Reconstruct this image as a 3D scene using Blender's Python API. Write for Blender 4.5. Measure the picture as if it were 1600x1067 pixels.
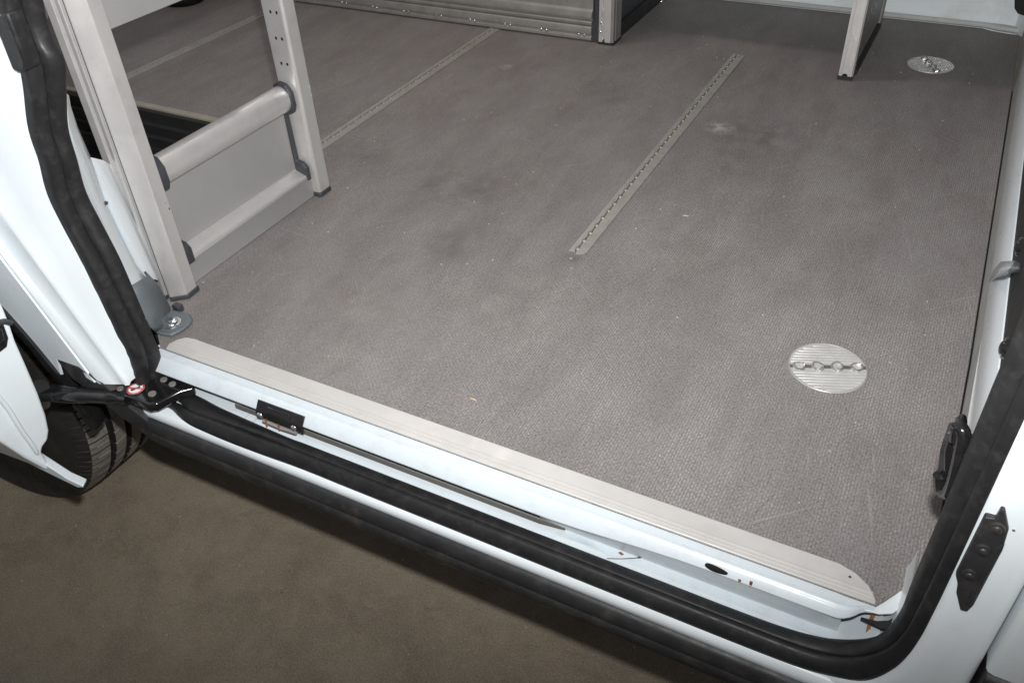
import bpy, bmesh, math, random
from mathutils import Vector, Matrix
random.seed(7)
for o in list(bpy.data.objects):
    bpy.data.objects.remove(o)
sc = bpy.context.scene
COL = sc.collection
# world axes: X along the doorway towards the front of the van, Y into the van, Z up; load floor at z = 0, workshop floor at z = -0.55
# ------------------------------------------------------------------ camera, light, exposure
cam_d = bpy.data.cameras.new('camera')
cam = bpy.data.objects.new('camera', cam_d); COL.objects.link(cam)
cam_d.sensor_width = 36.0; cam_d.lens = 29.79; cam_d.clip_start = 0.02; cam_d.clip_end = 200
RIGHT = Vector((0.88687909, 0.46018886, -0.0408863))
UP = Vector((-0.25937324, 0.56918643, 0.78022582))
BACK = Vector((0.38232316, -0.68136115, 0.62416022))
CAMP = Vector((0.87113, -0.56747, 0.71656))
rot = Matrix((RIGHT, UP, BACK)).transposed().to_4x4()
cam.matrix_world = Matrix.Translation(CAMP) @ rot
sc.camera = cam
w = bpy.data.worlds.new('World'); sc.world = w; w.use_nodes = True
bg = w.node_tree.nodes['Background']
bg.inputs[0].default_value = (0.97, 0.985, 1.0, 1); bg.inputs[1].default_value = 0.18
# the flash gun on top of the photographer's camera
fl = bpy.data.lights.new('flash_lamp', 'SPOT')
fl.energy = 82; fl.shadow_soft_size = 0.013; fl.spot_size = math.radians(104); fl.spot_blend = 1.0
fl.color = (1.0, 0.995, 0.985)
flo = bpy.data.objects.new('flash_lamp', fl); COL.objects.link(flo)
flo.matrix_world = Matrix.Translation(CAMP + UP * 0.075 + RIGHT * 0.012) @ rot @ Matrix.Rotation(math.radians(18.5), 4, 'X') @ Matrix.Diagonal((2.0, 1.0, 1.0, 1.0))
# unseen fill lamp added above the load floor to lift the interior
il = bpy.data.lights.new('interior_fill_lamp', 'AREA'); il.shape = 'RECTANGLE'; il.size = 0.45; il.size_y = 0.12
il.energy = 3.9; il.color = (1.0, 0.84, 0.76)
ilo = bpy.data.objects.new('interior_fill_lamp', il); COL.objects.link(ilo); ilo.location = (-0.18, 0.95, 1.33)
sc.view_settings.view_transform = 'Standard'; sc.view_settings.look = 'None'
sc.view_settings.exposure = 0.36; sc.view_settings.gamma = 1.0; sc.view_settings.use_curve_mapping = False

# ------------------------------------------------------------------ materials
def new_mat(name):
    m = bpy.data.materials.new(name); m.use_nodes = True
    return m, m.node_tree, m.node_tree.nodes['Principled BSDF']
def N(nt, t, **kw):
    n = nt.nodes.new(t)
    for k, v in kw.items():
        if k in n.inputs: n.inputs[k].default_value = v
        else: setattr(n, k, v)
    return n
def ramp(nt, src, stops):
    r = nt.nodes.new('ShaderNodeValToRGB')
    e = r.color_ramp.elements
    while len(e) < len(stops): e.new(0.5)
    for i, (p, c) in enumerate(stops):
        e[i].position = p; e[i].color = c if len(c) == 4 else (*c, 1)
    nt.links.new(src, r.inputs[0]); return r.outputs[0]
def mixc(nt, f, a, b, mode='MIX'):
    n = nt.nodes.new('ShaderNodeMix'); n.data_type = 'RGBA'; n.blend_type = mode
    for s, v in ((n.inputs[0], f), (n.inputs[6], a), (n.inputs[7], b)):
        if hasattr(v, 'links'): nt.links.new(v, s)
        else: s.default_value = v if not isinstance(v, tuple) or len(v) == 4 else (*v, 1)
    return n.outputs[2]
def math_n(nt, op, a, b=0.0, clamp=False):
    n = nt.nodes.new('ShaderNodeMath'); n.operation = op; n.use_clamp = clamp
    for s, v in ((n.inputs[0], a), (n.inputs[1], b)):
        if hasattr(v, 'links'): nt.links.new(v, s)
        else: s.default_value = v
    return n.outputs[0]
def noise(nt, scale, detail=4, rough=0.55, vec=None, dist=0.0):
    n = N(nt, 'ShaderNodeTexNoise', Scale=scale, Detail=detail, Roughness=rough, Distortion=dist)
    nt.links.new(vec if vec else coord(nt), n.inputs['Vector']); return n.outputs[0]
def coord(nt):
    for n in nt.nodes:
        if n.bl_idname == 'ShaderNodeTexCoord': return n.outputs['Object']
    return nt.nodes.new('ShaderNodeTexCoord').outputs['Object']
def mapping(nt, rot=(0, 0, 0), scale=(1, 1, 1), loc=(0, 0, 0)):
    m = nt.nodes.new('ShaderNodeMapping')
    m.inputs['Rotation'].default_value = rot; m.inputs['Scale'].default_value = scale; m.inputs['Location'].default_value = loc
    nt.links.new(coord(nt), m.inputs['Vector']); return m.outputs[0]
def bump(nt, bs, h, strength, dist):
    b = N(nt, 'ShaderNodeBump', Strength=strength, Distance=dist)
    nt.links.new(h, b.inputs['Height']); nt.links.new(b.outputs[0], bs.inputs['Normal'])

def simple(name, col, rough, metal=0.0, var=0.15, vscale=12, coat=0.0, bmp=0.0, bscale=400, rvar=0.12, dirt=None, aniso=0.0, spec=0.5):
    m, nt, bs = new_mat(name)
    n1 = noise(nt, vscale, 5)
    c = ramp(nt, n1, [(0.3, tuple(x * (1 - var) for x in col)), (0.7, tuple(min(1, x * (1 + var)) for x in col))])
    if dirt:
        dcol, amount, ds = dirt
        f = math_n(nt, 'MULTIPLY', ramp(nt, noise(nt, ds, 8, 0.65), [(0.5, (0, 0, 0)), (0.75, (1, 1, 1))]), amount)
        c = mixc(nt, f, c, dcol)
    nt.links.new(c, bs.inputs['Base Color'])
    r = nt.nodes.new('ShaderNodeMapRange'); nt.links.new(noise(nt, vscale * 2.7, 6), r.inputs[0])
    r.inputs[1].default_value = 0.3; r.inputs[2].default_value = 0.7
    r.inputs[3].default_value = max(0.02, rough - rvar); r.inputs[4].default_value = min(1, rough + rvar)
    nt.links.new(r.outputs[0], bs.inputs['Roughness'])
    bs.inputs['Metallic'].default_value = metal
    bs.inputs['Coat Weight'].default_value = coat; bs.inputs['Coat Roughness'].default_value = 0.08
    bs.inputs['Specular IOR Level'].default_value = spec
    if bmp: bump(nt, bs, noise(nt, bscale, 3), bmp, 0.001)
    return m

M = {}
M['paint'] = simple('white_body_paint', (0.69, 0.74, 0.77), 0.32, var=0.015, coat=0.35, rvar=0.06, dirt=((0.5, 0.48, 0.43), 0.22, 9))
M['paint_dirty'] = simple('white_paint_with_road_film', (0.66, 0.71, 0.735), 0.38, var=0.02, coat=0.2, rvar=0.08, dirt=((0.42, 0.4, 0.36), 0.4, 14))
M['paint_sill'] = simple('scuffed_dimmed_sill_paint', (0.53, 0.585, 0.62), 0.36, var=0.02, vscale=20, coat=0.15, rvar=0.08, dirt=((0.4, 0.4, 0.38), 0.35, 55))  # body white darkened so the near flash doesn't clip it; noise adds scuffs
M['primer'] = simple('grey_sealed_flange', (0.42, 0.43, 0.42), 0.5, var=0.08, dirt=((0.25, 0.23, 0.2), 0.4, 20))
M['rubber'] = simple('black_door_rubber', (0.0135, 0.0135, 0.0145), 0.48, var=0.2, vscale=30, bmp=0.15, bscale=700, dirt=((0.07, 0.065, 0.058), 0.3, 70), spec=0.35)
M['plastic'] = simple('black_grained_plastic', (0.02, 0.02, 0.022), 0.45, var=0.25, vscale=25, bmp=0.25, bscale=900, dirt=((0.1, 0.088, 0.07), 0.45, 30))
M['gloss_black'] = simple('black_lacquered_steel', (0.008, 0.008, 0.009), 0.16, var=0.2, vscale=20, coat=0.5, rvar=0.06, dirt=((0.06, 0.05, 0.045), 0.25, 25))
M['dark'] = simple('dark_cavity_plastic', (0.012, 0.012, 0.012), 0.7, var=0.3)
M['dark_grey'] = simple('dark_grey_moulded_plastic', (0.035, 0.037, 0.042), 0.5, var=0.15, vscale=40)
M['grey_plastic'] = simple('blue_grey_plastic', (0.105, 0.12, 0.13), 0.45, var=0.08, vscale=20, bmp=0.1)
M['alu'] = simple('anodised_aluminium', (0.5, 0.485, 0.475), 0.42, metal=0.35, var=0.05, vscale=9, rvar=0.06, dirt=((0.33, 0.32, 0.31), 0.35, 25))
M['alu_light'] = simple('pale_anodised_aluminium', (0.63, 0.615, 0.605), 0.38, metal=0.6, var=0.04, vscale=9, rvar=0.06, dirt=((0.38, 0.36, 0.34), 0.3, 30))
M['alu_panel'] = simple('satin_aluminium_sheet', (0.35, 0.345, 0.34), 0.42, metal=0.4, var=0.04, vscale=5, rvar=0.06, dirt=((0.46, 0.45, 0.44), 0.12, 45))
M['alu_dull'] = simple('dull_weathered_aluminium', (0.24, 0.23, 0.215), 0.5, metal=0.3, var=0.12, vscale=30, dirt=((0.16, 0.145, 0.13), 0.5, 40))
M['rail'] = simple('worn_floor_rail_metal', (0.33, 0.315, 0.29), 0.42, metal=0.25, var=0.08, vscale=35, dirt=((0.2, 0.175, 0.15), 0.55, 30))
M['stud'] = simple('bright_worn_metal', (0.34, 0.33, 0.305), 0.4, metal=0.3, var=0.1, vscale=60)
M['groove'] = simple('groove_dirt_and_shade', (0.09, 0.082, 0.072), 0.7)  # brown groove dirt; also the shade tone of the sill track lip
M['silver'] = simple('silver_ribbed_plate', (0.55, 0.545, 0.53), 0.35, metal=0.4, var=0.08, vscale=40)
M['collar'] = simple('worn_slot_metal', (0.62, 0.62, 0.62), 0.2, metal=0.85, var=0.2, vscale=90)
M['chrome'] = simple('zinc_plated_steel', (0.72, 0.73, 0.75), 0.17, metal=0.95, var=0.06, vscale=60)
M['strip'] = simple('pale_grey_edging_metal', (0.49, 0.48, 0.465), 0.42, metal=0.1, var=0.04, vscale=14, dirt=((0.38, 0.365, 0.335), 0.35, 35))
M['liner'] = simple('black_wheel_arch_liner', (0.01, 0.0098, 0.0095), 0.75, var=0.4, vscale=14)
M['rust'] = simple('brown_rust', (0.2, 0.075, 0.025), 0.8, var=0.4, vscale=120)
M['wood'] = simple('dry_twig_bark', (0.045, 0.03, 0.022), 0.85, var=0.4, vscale=200)
M['splinter'] = simple('pale_wood_splinter', (0.5, 0.38, 0.24), 0.8)
M['white_print'] = simple('white_sticker_print', (0.8, 0.8, 0.79), 0.4, var=0.02)
M['red_print'] = simple('red_sticker_print', (0.6, 0.05, 0.06), 0.4, var=0.05)
M['black_print'] = simple('black_sticker_print', (0.015, 0.015, 0.018), 0.4)
M['trim_edge'] = simple('sandy_grey_edge_trim', (0.3, 0.28, 0.235), 0.5, var=0.1, vscale=25)
M['grit'] = simple('pale_grit', (0.4, 0.36, 0.3), 0.9)
M['tyre_black'] = simple('sidewall_and_groove_shade_rubber', (0.018, 0.0175, 0.017), 0.6, var=0.25, vscale=18, bmp=0.2, bscale=300, dirt=((0.05, 0.045, 0.04), 0.5, 22), spec=0.35)  # black without tread dust; also puts shade into the tread grooves
M['tyre'] = simple('dusty_tyre_rubber', (0.2, 0.188, 0.168), 0.7, var=0.25, vscale=18, bmp=0.2, bscale=300, dirt=((0.11, 0.1, 0.085), 0.65, 22), spec=0.3)

def floor_mat():
    m, nt, bs = new_mat('mesh_faced_plywood')
    # woven mesh relief: staggered cells 5 mm by 9 mm, rows across the van
    bt = nt.nodes.new('ShaderNodeTexBrick')
    bt.inputs['Scale'].default_value = 1.0
    bt.inputs['Brick Width'].default_value = 0.0066; bt.inputs['Row Height'].default_value = 0.0034
    bt.inputs['Mortar Size'].default_value = 0.0008; bt.inputs['Mortar Smooth'].default_value = 0.8
    bt.inputs['Color1'].default_value = (1, 1, 1, 1); bt.inputs['Color2'].default_value = (0.7, 0.7, 0.7, 1); bt.inputs['Mortar'].default_value = (0, 0, 0, 1)
    wob = nt.nodes.new('ShaderNodeVectorMath'); wob.operation = 'MULTIPLY_ADD'
    nzv = N(nt, 'ShaderNodeTexNoise', Scale=130.0, Detail=2.0); nt.links.new(coord(nt), nzv.inputs['Vector'])
    nt.links.new(nzv.outputs['Color'], wob.inputs[0]); wob.inputs[1].default_value = (0.003, 0.003, 0); nt.links.new(mapping(nt, rot=(0, 0, math.pi / 2)), wob.inputs[2])
    nt.links.new(wob.outputs[0], bt.inputs['Vector'])
    cell = bt.outputs['Color']
    base = ramp(nt, noise(nt, 3.6, 9, 0.7, vec=mapping(nt, scale=(1.3, 0.75, 1))), [(0.32, (0.138, 0.12, 0.117)), (0.5, (0.178, 0.163, 0.161)), (0.7, (0.226, 0.213, 0.211))])
    base = mixc(nt, math_n(nt, 'MULTIPLY', ramp(nt, noise(nt, 9.5, 9, 0.72, vec=mapping(nt, scale=(1.5, 0.7, 1)), dist=0.3), [(0.46, (0, 0, 0)), (0.64, (1, 1, 1))]), 0.5), base, (0.118, 0.096, 0.089))
    # rubbed, paler crowns of the mesh
    wear = ramp(nt, noise(nt, 6.5, 9, 0.72, vec=mapping(nt, scale=(1.8, 0.6, 1))), [(0.42, (0.12, 0.12, 0.12)), (0.64, (1, 1, 1))])
    cf = nt.nodes.new('ShaderNodeMapRange'); nt.links.new(cell, cf.inputs[0]); cf.inputs[3].default_value = 0.0; cf.inputs[4].default_value = 1.0
    base = mixc(nt, math_n(nt, 'MULTIPLY', math_n(nt, 'MULTIPLY', cf.outputs[0], wear), 0.75), base, (0.33, 0.315, 0.305))
    base = mixc(nt, math_n(nt, 'MULTIPLY', math_n(nt, 'SUBTRACT', 1.0, cf.outputs[0]), 0.42), base, (0.06, 0.054, 0.052))
    # fibre speckle
    base = mixc(nt, 0.3, base, ramp(nt, noise(nt, 330, 2, 0.7), [(0.3, (0.04, 0.037, 0.037)), (0.7, (0.42, 0.395, 0.385))]))
    # long drag scuffs, in two directions
    for rotz, off, col, amt in ((0.12, 0.0, (0.34, 0.315, 0.3), 0.28), (-0.75, 3.0, (0.34, 0.31, 0.295), 0.34), (1.35, 7.0, (0.33, 0.3, 0.28), 0.34), (0.7, 13.0, (0.35, 0.32, 0.3), 0.28), (-1.25, 19.0, (0.07, 0.06, 0.058), 0.3)):
        v = nt.nodes.new('ShaderNodeMapping'); v.inputs['Scale'].default_value = (3.4, 150, 1); v.inputs['Location'].default_value = (off, off * 1.7, 0)
        nt.links.new(mapping(nt, rot=(0, 0, rotz)), v.inputs['Vector']); v = v.outputs[0]
        s = ramp(nt, noise(nt, 1.6, 3, 0.6, vec=v), [(0.63, (0, 0, 0)), (0.7, (1, 1, 1))])
        g = ramp(nt, noise(nt, 4.0, 3, 0.5, vec=mapping(nt, loc=(off + 11, 0, 0))), [(0.45, (0, 0, 0)), (0.58, (1, 1, 1))])
        base = mixc(nt, math_n(nt, 'MULTIPLY', math_n(nt, 'MULTIPLY', s, g), amt), base, col)
    # spilled-oil and paint marks with a place of their own
    def spot(p, r, col, amt, sc_):
        nonlocal base
        d = nt.nodes.new('ShaderNodeVectorMath'); d.operation = 'DISTANCE'
        nt.links.new(coord(nt), d.inputs[0]); d.inputs[1].default_value = p
        mr = nt.nodes.new('ShaderNodeMapRange'); nt.links.new(d.outputs['Value'], mr.inputs[0])
        mr.inputs[1].default_value = r; mr.inputs[2].default_value = r * 0.15; mr.inputs[3].default_value = 0; mr.inputs[4].default_value = 1
        nz = ramp(nt, noise(nt, sc_, 5, 0.6), [(0.35, (0, 0, 0)), (0.65, (1, 1, 1))])
        fac = math_n(nt, 'MULTIPLY', math_n(nt, 'MULTIPLY', mr.outputs[0], nz), amt)
        if col[0] > 0.3 and r > 0.05: fac = math_n(nt, 'MULTIPLY', fac, cf.outputs[0])
        base = mixc(nt, fac, base, col)
    for p, r, a in (((0.1193, 0.57, 0), 0.11, 0.75), ((0.184, 0.5596, 0), 0.08, 0.6), ((0.2285, 0.3969, 0), 0.07, 0.85), ((0.5726, 0.9542, 0), 0.12, 0.8), ((0.5458, 0.8162, 0), 0.08, 0.5), ((0.2485, 1.0357, 0), 0.09, 0.45),
                    ((0.196, 0.2378, 0), 0.06, 0.5), ((-0.0986, 0.6018, 0), 0.07, 0.6), ((0.4665, 0.1487, 0), 0.05, 0.4), ((0.9246, 0.2035, 0), 0.12, 0.3), ((0.4242, 0.4328, 0), 0.024, 0.9)):
        spot(p, r, (0.1, 0.088, 0.085), a * 0.8, 26)
    for p, r, a in (((0.4946, 0.9678, 0), 0.035, 1.0), ((-0.0416, 1.0962, 0), 0.02, 0.8), ((0.1933, 0.1928, 0), 0.09, 0.35), ((0.4059, 0.3056, 0), 0.12, 0.4), ((0.5798, 0.5309, 0), 0.13, 0.35), ((0.2458, 0.0899, 0), 0.07, 0.4), ((0.788, 0.7484, 0), 0.12, 0.3)):
        spot(p, r, (0.4, 0.375, 0.35), a, 70 if r < 0.05 else 18)
    nt.links.new(base, bs.inputs['Base Color'])
    bs.inputs['Roughness'].default_value = 0.62; bs.inputs['Specular IOR Level'].default_value = 0.3
    h = math_n(nt, 'ADD', cf.outputs[0], math_n(nt, 'MULTIPLY', noise(nt, 300, 2), 0.5))
    bump(nt, bs, h, 0.35, 0.0008)
    return m
M['floor'] = floor_mat()

def ground_mat():
    m, nt, bs = new_mat('stained_workshop_concrete')
    c = ramp(nt, noise(nt, 2.6, 8, 0.62, dist=0.5), [(0.28, (0.22, 0.178, 0.126)), (0.5, (0.28, 0.23, 0.166)), (0.75, (0.35, 0.295, 0.218))])
    c = mixc(nt, math_n(nt, 'MULTIPLY', ramp(nt, noise(nt, 13, 7, 0.65), [(0.45, (0, 0, 0)), (0.7, (1, 1, 1))]), 0.5), c, (0.15, 0.118, 0.086))
    c = mixc(nt, 0.25, c, ramp(nt, noise(nt, 260, 3), [(0.3, (0.06, 0.052, 0.042)), (0.7, (0.42, 0.37, 0.3))]))
    c = mixc(nt, math_n(nt, 'MULTIPLY', ramp(nt, noise(nt, 38, 6, 0.7, dist=0.8), [(0.52, (0, 0, 0)), (0.62, (1, 1, 1))]), 0.3), c, (0.34, 0.3, 0.235))
    c = mixc(nt, math_n(nt, 'MULTIPLY', ramp(nt, noise(nt, 21, 6, 0.7, vec=mapping(nt, loc=(4, 2, 0)), dist=0.8), [(0.56, (0, 0, 0)), (0.68, (1, 1, 1))]), 0.3), c, (0.13, 0.102, 0.072))
    gr_ = ramp(nt, noise(nt, 700, 2, 0.6), [(0.35, (0.45, 0.45, 0.45)), (0.65, (1.5, 1.5, 1.5))])
    c = mixc(nt, 0.7, c, gr_, 'MULTIPLY')
    vo = N(nt, 'ShaderNodeTexVoronoi', Scale=26.0); nt.links.new(coord(nt), vo.inputs['Vector'])
    sp = ramp(nt, vo.outputs['Distance'], [(0.03, (1, 1, 1)), (0.07, (0, 0, 0))])
    c = mixc(nt, math_n(nt, 'MULTIPLY', sp, math_n(nt, 'MULTIPLY', ramp(nt, noise(nt, 9, 2), [(0.55, (0, 0, 0)), (0.6, (1, 1, 1))]), 0.6)), c, (0.035, 0.026, 0.02))
    nt.links.new(c, bs.inputs['Base Color'])
    r = nt.nodes.new('ShaderNodeMapRange'); nt.links.new(noise(nt, 5, 5), r.inputs[0]); r.inputs[3].default_value = 0.45; r.inputs[4].default_value = 0.8
    nt.links.new(r.outputs[0], bs.inputs['Roughness'])
    bump(nt, bs, noise(nt, 220, 6, 0.7), 0.4, 0.002)
    return m
M['ground'] = ground_mat()

# ------------------------------------------------------------------ builders
def empty(name, loc, label, cat, group=None):
    o = bpy.data.objects.new(name, None); COL.objects.link(o); o.location = loc; o.empty_display_size = 0.1
    o['label'] = label; o['category'] = cat; o['kind'] = 'thing'
    if group: o['group'] = group
    return o
def root_loc(p):
    return p.location.copy() if p.type == 'EMPTY' else Vector((0, 0, 0))
def mesh_obj(name, verts, faces, mat, parent=None, smooth=False, bevel=0.0, seg=2, sub=0, angle=40):
    me = bpy.data.meshes.new(name); me.from_pydata([tuple(v) for v in verts], [], faces)
    bm = bmesh.new(); bm.from_mesh(me); bmesh.ops.recalc_face_normals(bm, faces=bm.faces); bm.to_mesh(me); bm.free()
    for mm in (mat if isinstance(mat, (list, tuple)) else [mat]): me.materials.append(M[mm])
    o = bpy.data.objects.new(name, me); COL.objects.link(o)
    if parent:
        o.parent = parent; o.matrix_parent_inverse = Matrix.Translation(root_loc(parent)).inverted()
    if smooth:
        for p in me.polygons: p.use_smooth = True
    if bevel:
        b = o.modifiers.new('bevel', 'BEVEL'); b.width = bevel; b.segments = seg; b.limit_method = 'ANGLE'; b.angle_limit = math.radians(35); b.harden_normals = False
        for p in me.polygons: p.use_smooth = True
        me.set_sharp_from_angle(angle=math.radians(60))
    elif smooth:
        me.set_sharp_from_angle(angle=math.radians(angle))
    if sub:
        s = o.modifiers.new('sub', 'SUBSURF'); s.levels = sub; s.render_levels = sub
    return o
def prism(pts, vec):
    n = len(pts); vec = Vector(vec); a = [Vector(p) for p in pts]
    v = a + [p + vec for p in a]
    f = [list(range(n)), list(range(2 * n - 1, n - 1, -1))] + [[i, (i + 1) % n, (i + 1) % n + n, i + n] for i in range(n)]
    return v, f
def box(x0, x1, y0, y1, z0, z1):
    return prism([(x0, y0, z0), (x1, y0, z0), (x1, y1, z0), (x0, y1, z0)], (0, 0, z1 - z0))
def join(*parts):
    V = []; F = []
    for v, f in parts:
        k = len(V); V += list(v); F += [[i + k for i in q] for q in f]
    return V, F
def loft(rows, closed=False, caps=False):
    n = len(rows[0]); V = [Vector(p) for r in rows for p in r]; F = []
    for j in range(len(rows) - 1):
        for i in range(n if closed else n - 1):
            a = j * n + i; b = j * n + (i + 1) % n
            F.append([a, b, b + n, a + n])
    if caps and closed:
        F.append(list(range(n))); F.append([(len(rows) - 1) * n + i for i in range(n)][::-1])
    return V, F
def sweep_x(prof, xs):
    return loft([[(x, y, z) for y, z in prof] for x in xs], True, True)
def sweep_y(prof, ys):
    return loft([[(x, y, z) for x, z in prof] for y in ys], True, True)
def cyl(p0, p1, r0, r1=None, n=20):
    p0 = Vector(p0); p1 = Vector(p1); r1 = r0 if r1 is None else r1
    d = (p1 - p0).normalized(); a = d.orthogonal().normalized(); b = d.cross(a)
    return loft([[p0 + (a * math.cos(t) + b * math.sin(t)) * r0 for t in [2 * math.pi * i / n for i in range(n)]],
                 [p1 + (a * math.cos(t) + b * math.sin(t)) * r1 for t in [2 * math.pi * i / n for i in range(n)]]], True, True)
def dome(c, nrm, r, h, n=16, k=5):
    c = Vector(c); d = Vector(nrm).normalized(); a = d.orthogonal().normalized(); b = d.cross(a)
    rows = []
    for j in range(k + 1):
        t = j / k * math.pi / 2 * 0.97
        rows.append([c + d * (h * math.sin(t)) + (a * math.cos(q) + b * math.sin(q)) * (r * math.cos(t)) for q in [2 * math.pi * i / n for i in range(n)]])
    return loft(rows, True, True)
def tube(path, r, n=12):
    path = [Vector(p) for p in path]; rows = []
    rr = r if isinstance(r, (list, tuple)) else [r] * len(path)
    up = Vector((0.13, 0.21, 0.97))
    for i, p in enumerate(path):
        t = (path[min(i + 1, len(path) - 1)] - path[max(i - 1, 0)]).normalized()
        a = t.cross(up).normalized(); b = t.cross(a)
        rows.append([p + (a * math.cos(q) + b * math.sin(q)) * rr[i] for q in [2 * math.pi * k / n for k in range(n)]])
    return loft(rows, True, True)
def catmull(pts, k=6):
    P = [Vector(p) for p in pts]; out = []
    for i in range(len(P) - 1):
        p0 = P[i - 1] if i else P[0] * 2 - P[1]; p1 = P[i]; p2 = P[i + 1]; p3 = P[i + 2] if i + 2 < len(P) else P[-1] * 2 - P[-2]
        for j in range(k):
            t = j / k
            out.append(0.5 * ((2 * p1) + (p2 - p0) * t + (2 * p0 - 5 * p1 + 4 * p2 - p3) * t * t + (3 * p1 - p0 - 3 * p2 + p3) * t ** 3))
    out.append(P[-1]); return out
def part(name, vf, mat, parent, **kw):
    return mesh_obj(name, vf[0], vf[1], mat, parent, **kw)

# ------------------------------------------------------------------ workshop floor
g = mesh_obj('ground', [(-30, -30, -0.55), (30, -30, -0.55), (30, 30, -0.55), (-30, 30, -0.55)], [[0, 1, 2, 3]], 'ground')
g['kind'] = 'structure'
gv, gf = [], []
for i in range(170):
    x, y = random.uniform(-0.6, 1.0), random.uniform(-0.25, 0.25); r = random.uniform(0.0006, 0.0018)
    gv, gf = join((gv, gf), dome((x, y, -0.5499), (0, 0, 1), r, r, 6, 2))
gr = mesh_obj('grit', gv, gf, 'grit'); gr['kind'] = 'stuff'; gr['label'] = 'fine pale grit scattered on the concrete'; gr['category'] = 'grit'

# ------------------------------------------------------------------ the van
van = empty('van', (0.4, 0.85, -0.55), 'white panel van seen through its open side doorway, with black door rubber', 'van')

# sill: rail below the load floor edge, step, outer sill, rocker
XS = [-0.004 + 0.904 * i / 24 for i in range(25)]
rail_prof = [(0.0, -0.0005), (-0.0085, -0.0012), (-0.0098, 0.0004), (-0.0112, 0.0004), (-0.0122, -0.0016), (-0.0142, -0.0022), (-0.0158, -0.0034), (-0.0205, -0.0088), (-0.0258, -0.0158), (-0.0264, -0.0172), (-0.0258, -0.0184), (-0.0244, -0.0182), (-0.0195, -0.0125), (-0.0125, -0.0065), (0.0, -0.006)]
rail_end = [(0.0, -0.0005), (-0.0085, -0.0012), (-0.0098, 0.0004), (-0.0112, 0.0004), (-0.0122, -0.0016), (-0.0142, -0.0022), (-0.0158, -0.0034), (-0.0186, -0.0066), (-0.0207, -0.0092), (-0.0212, -0.0102), (-0.0206, -0.0112), (-0.0196, -0.0108), (-0.0175, -0.0085), (-0.0125, -0.0065), (0.0, -0.006)]
def rail_at(x):
    k = max(0.0, min(1.0, (x - 0.58) / 0.2)); k = k * k * (3 - 2 * k)
    return [(a[0] + (b[0] - a[0]) * k, a[1] + (b[1] - a[1]) * k) for a, b in zip(rail_prof, rail_end)]
rr_ = [[(x, y, z) for y, z in rail_at(x)] for x in XS]
for x, k in ((0.906, 0.97), (0.911, 0.9), (0.916, 0.76), (0.92, 0.6), (0.9235, 0.42), (0.928, 0.28), (0.935, 0.2)):
    rr_.append([(x, y * k, z * (0.35 + 0.65 * k) - 0.0006) for y, z in rail_end])
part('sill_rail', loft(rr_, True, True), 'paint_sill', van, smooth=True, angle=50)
fas = []
for i in range(27):
    x = 0.585 + 0.0125 * i; rp_ = rail_at(x); ty, tz = rp_[10]; k = max(0.0, 1 - i / 10); e = max(0.0, (x - 0.885) / 0.03)
    ty += 0.012 * e * e
    fas.append([(x, ty + 0.0035, tz + 0.001), (x, ty + 0.0006, tz - 0.0002), (x, ty + 0.0025 + 0.003 * k, tz - 0.006), (x, -0.0172 + 0.002 * k + 0.008 * e * e, -0.027), (x, -0.0145 + 0.006 * e * e, -0.036), (x, -0.0105, -0.0457), (x, 0.0, -0.0457), (x, 0.0, tz + 0.001)])
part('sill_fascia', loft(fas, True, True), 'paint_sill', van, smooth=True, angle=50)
lipv = sweep_x([(-0.011, -0.0452), (-0.0165, -0.0448), (-0.0172, -0.0425), (-0.0168, -0.037), (-0.0158, -0.0365), (-0.0155, -0.041), (-0.011, -0.043)], [0.135, 0.3, 0.585, 0.615])
lipv = ([Vector((p.x, p.y + (0.004 if p.x > 0.6 else 0), p.z - (0.5 * (p.z + 0.0455) if p.x > 0.6 else 0))) for p in lipv[0]], lipv[1])
part('track_lower_lip', lipv, 'groove', van, smooth=True)  # lip kept dark to stand in for the shade under the rail
part('track_cavity', sweep_x([(0.045, -0.0135), (0.045, -0.06), (0.03, -0.06), (0.03, -0.0135)], [-0.05, 0.94]), 'dark', van)
stp = []
for x in [-0.03 + 0.025 * i for i in range(40)]:
    e = max(0.0, (x - 0.905) / 0.04)
    lift = 0.03 * e * e
    rid = 0.0016 if x > 0.62 else 0.0
    stp.append([(x, 0.029, -0.046 + lift), (x, -0.006, -0.046 + lift), (x, -0.0195, -0.046 + lift), (x, -0.0205, -0.046 + lift + rid), (x, -0.0225, -0.046 + lift + rid), (x, -0.0235, -0.0463 + lift), (x, -0.04, -0.0475 + lift)])
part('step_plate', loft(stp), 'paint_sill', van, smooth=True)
part('step_seam', sweep_x([(-0.0305, -0.0466), (-0.0275, -0.0464), (-0.0275, -0.0454), (-0.0305, -0.0456)], [0.868, 0.895, 0.918]), 'dark_grey', van)
for x0, x1 in ((0.10, 0.1012), (0.157, 0.1582), (0.172, 0.1735)):
    part('step_joint', box(x0, x1, -0.029, -0.014, -0.0462, -0.0456), 'primer', van)
out_prof = [(-0.035, -0.058), (-0.0525, -0.0628), (-0.0562, -0.0655), (-0.0582, -0.0705), (-0.0585, -0.079), (-0.045, -0.09), (-0.035, -0.09)]
part('outer_sill', sweep_x(out_prof, [-0.07, -0.03, 0.0, 0.3, 0.6, 0.9, 0.93]), 'paint', van, smooth=True, angle=60)
rock = [(-0.045, -0.0765), (-0.0605, -0.0772), (-0.0645, -0.081), (-0.0672, -0.089), (-0.0678, -0.0955), (-0.066, -0.099), (-0.0655, -0.1005), (-0.0672, -0.103), (-0.0682, -0.108), (-0.067, -0.1145), (-0.0645, -0.118), (-0.0645, -0.122), (-0.06, -0.125), (-0.02, -0.127), (-0.02, -0.0775)]
rx = [-0.006, 0.0, 0.008] + [0.05 + 0.1 * i for i in range(16)]
rrows = []
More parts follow.
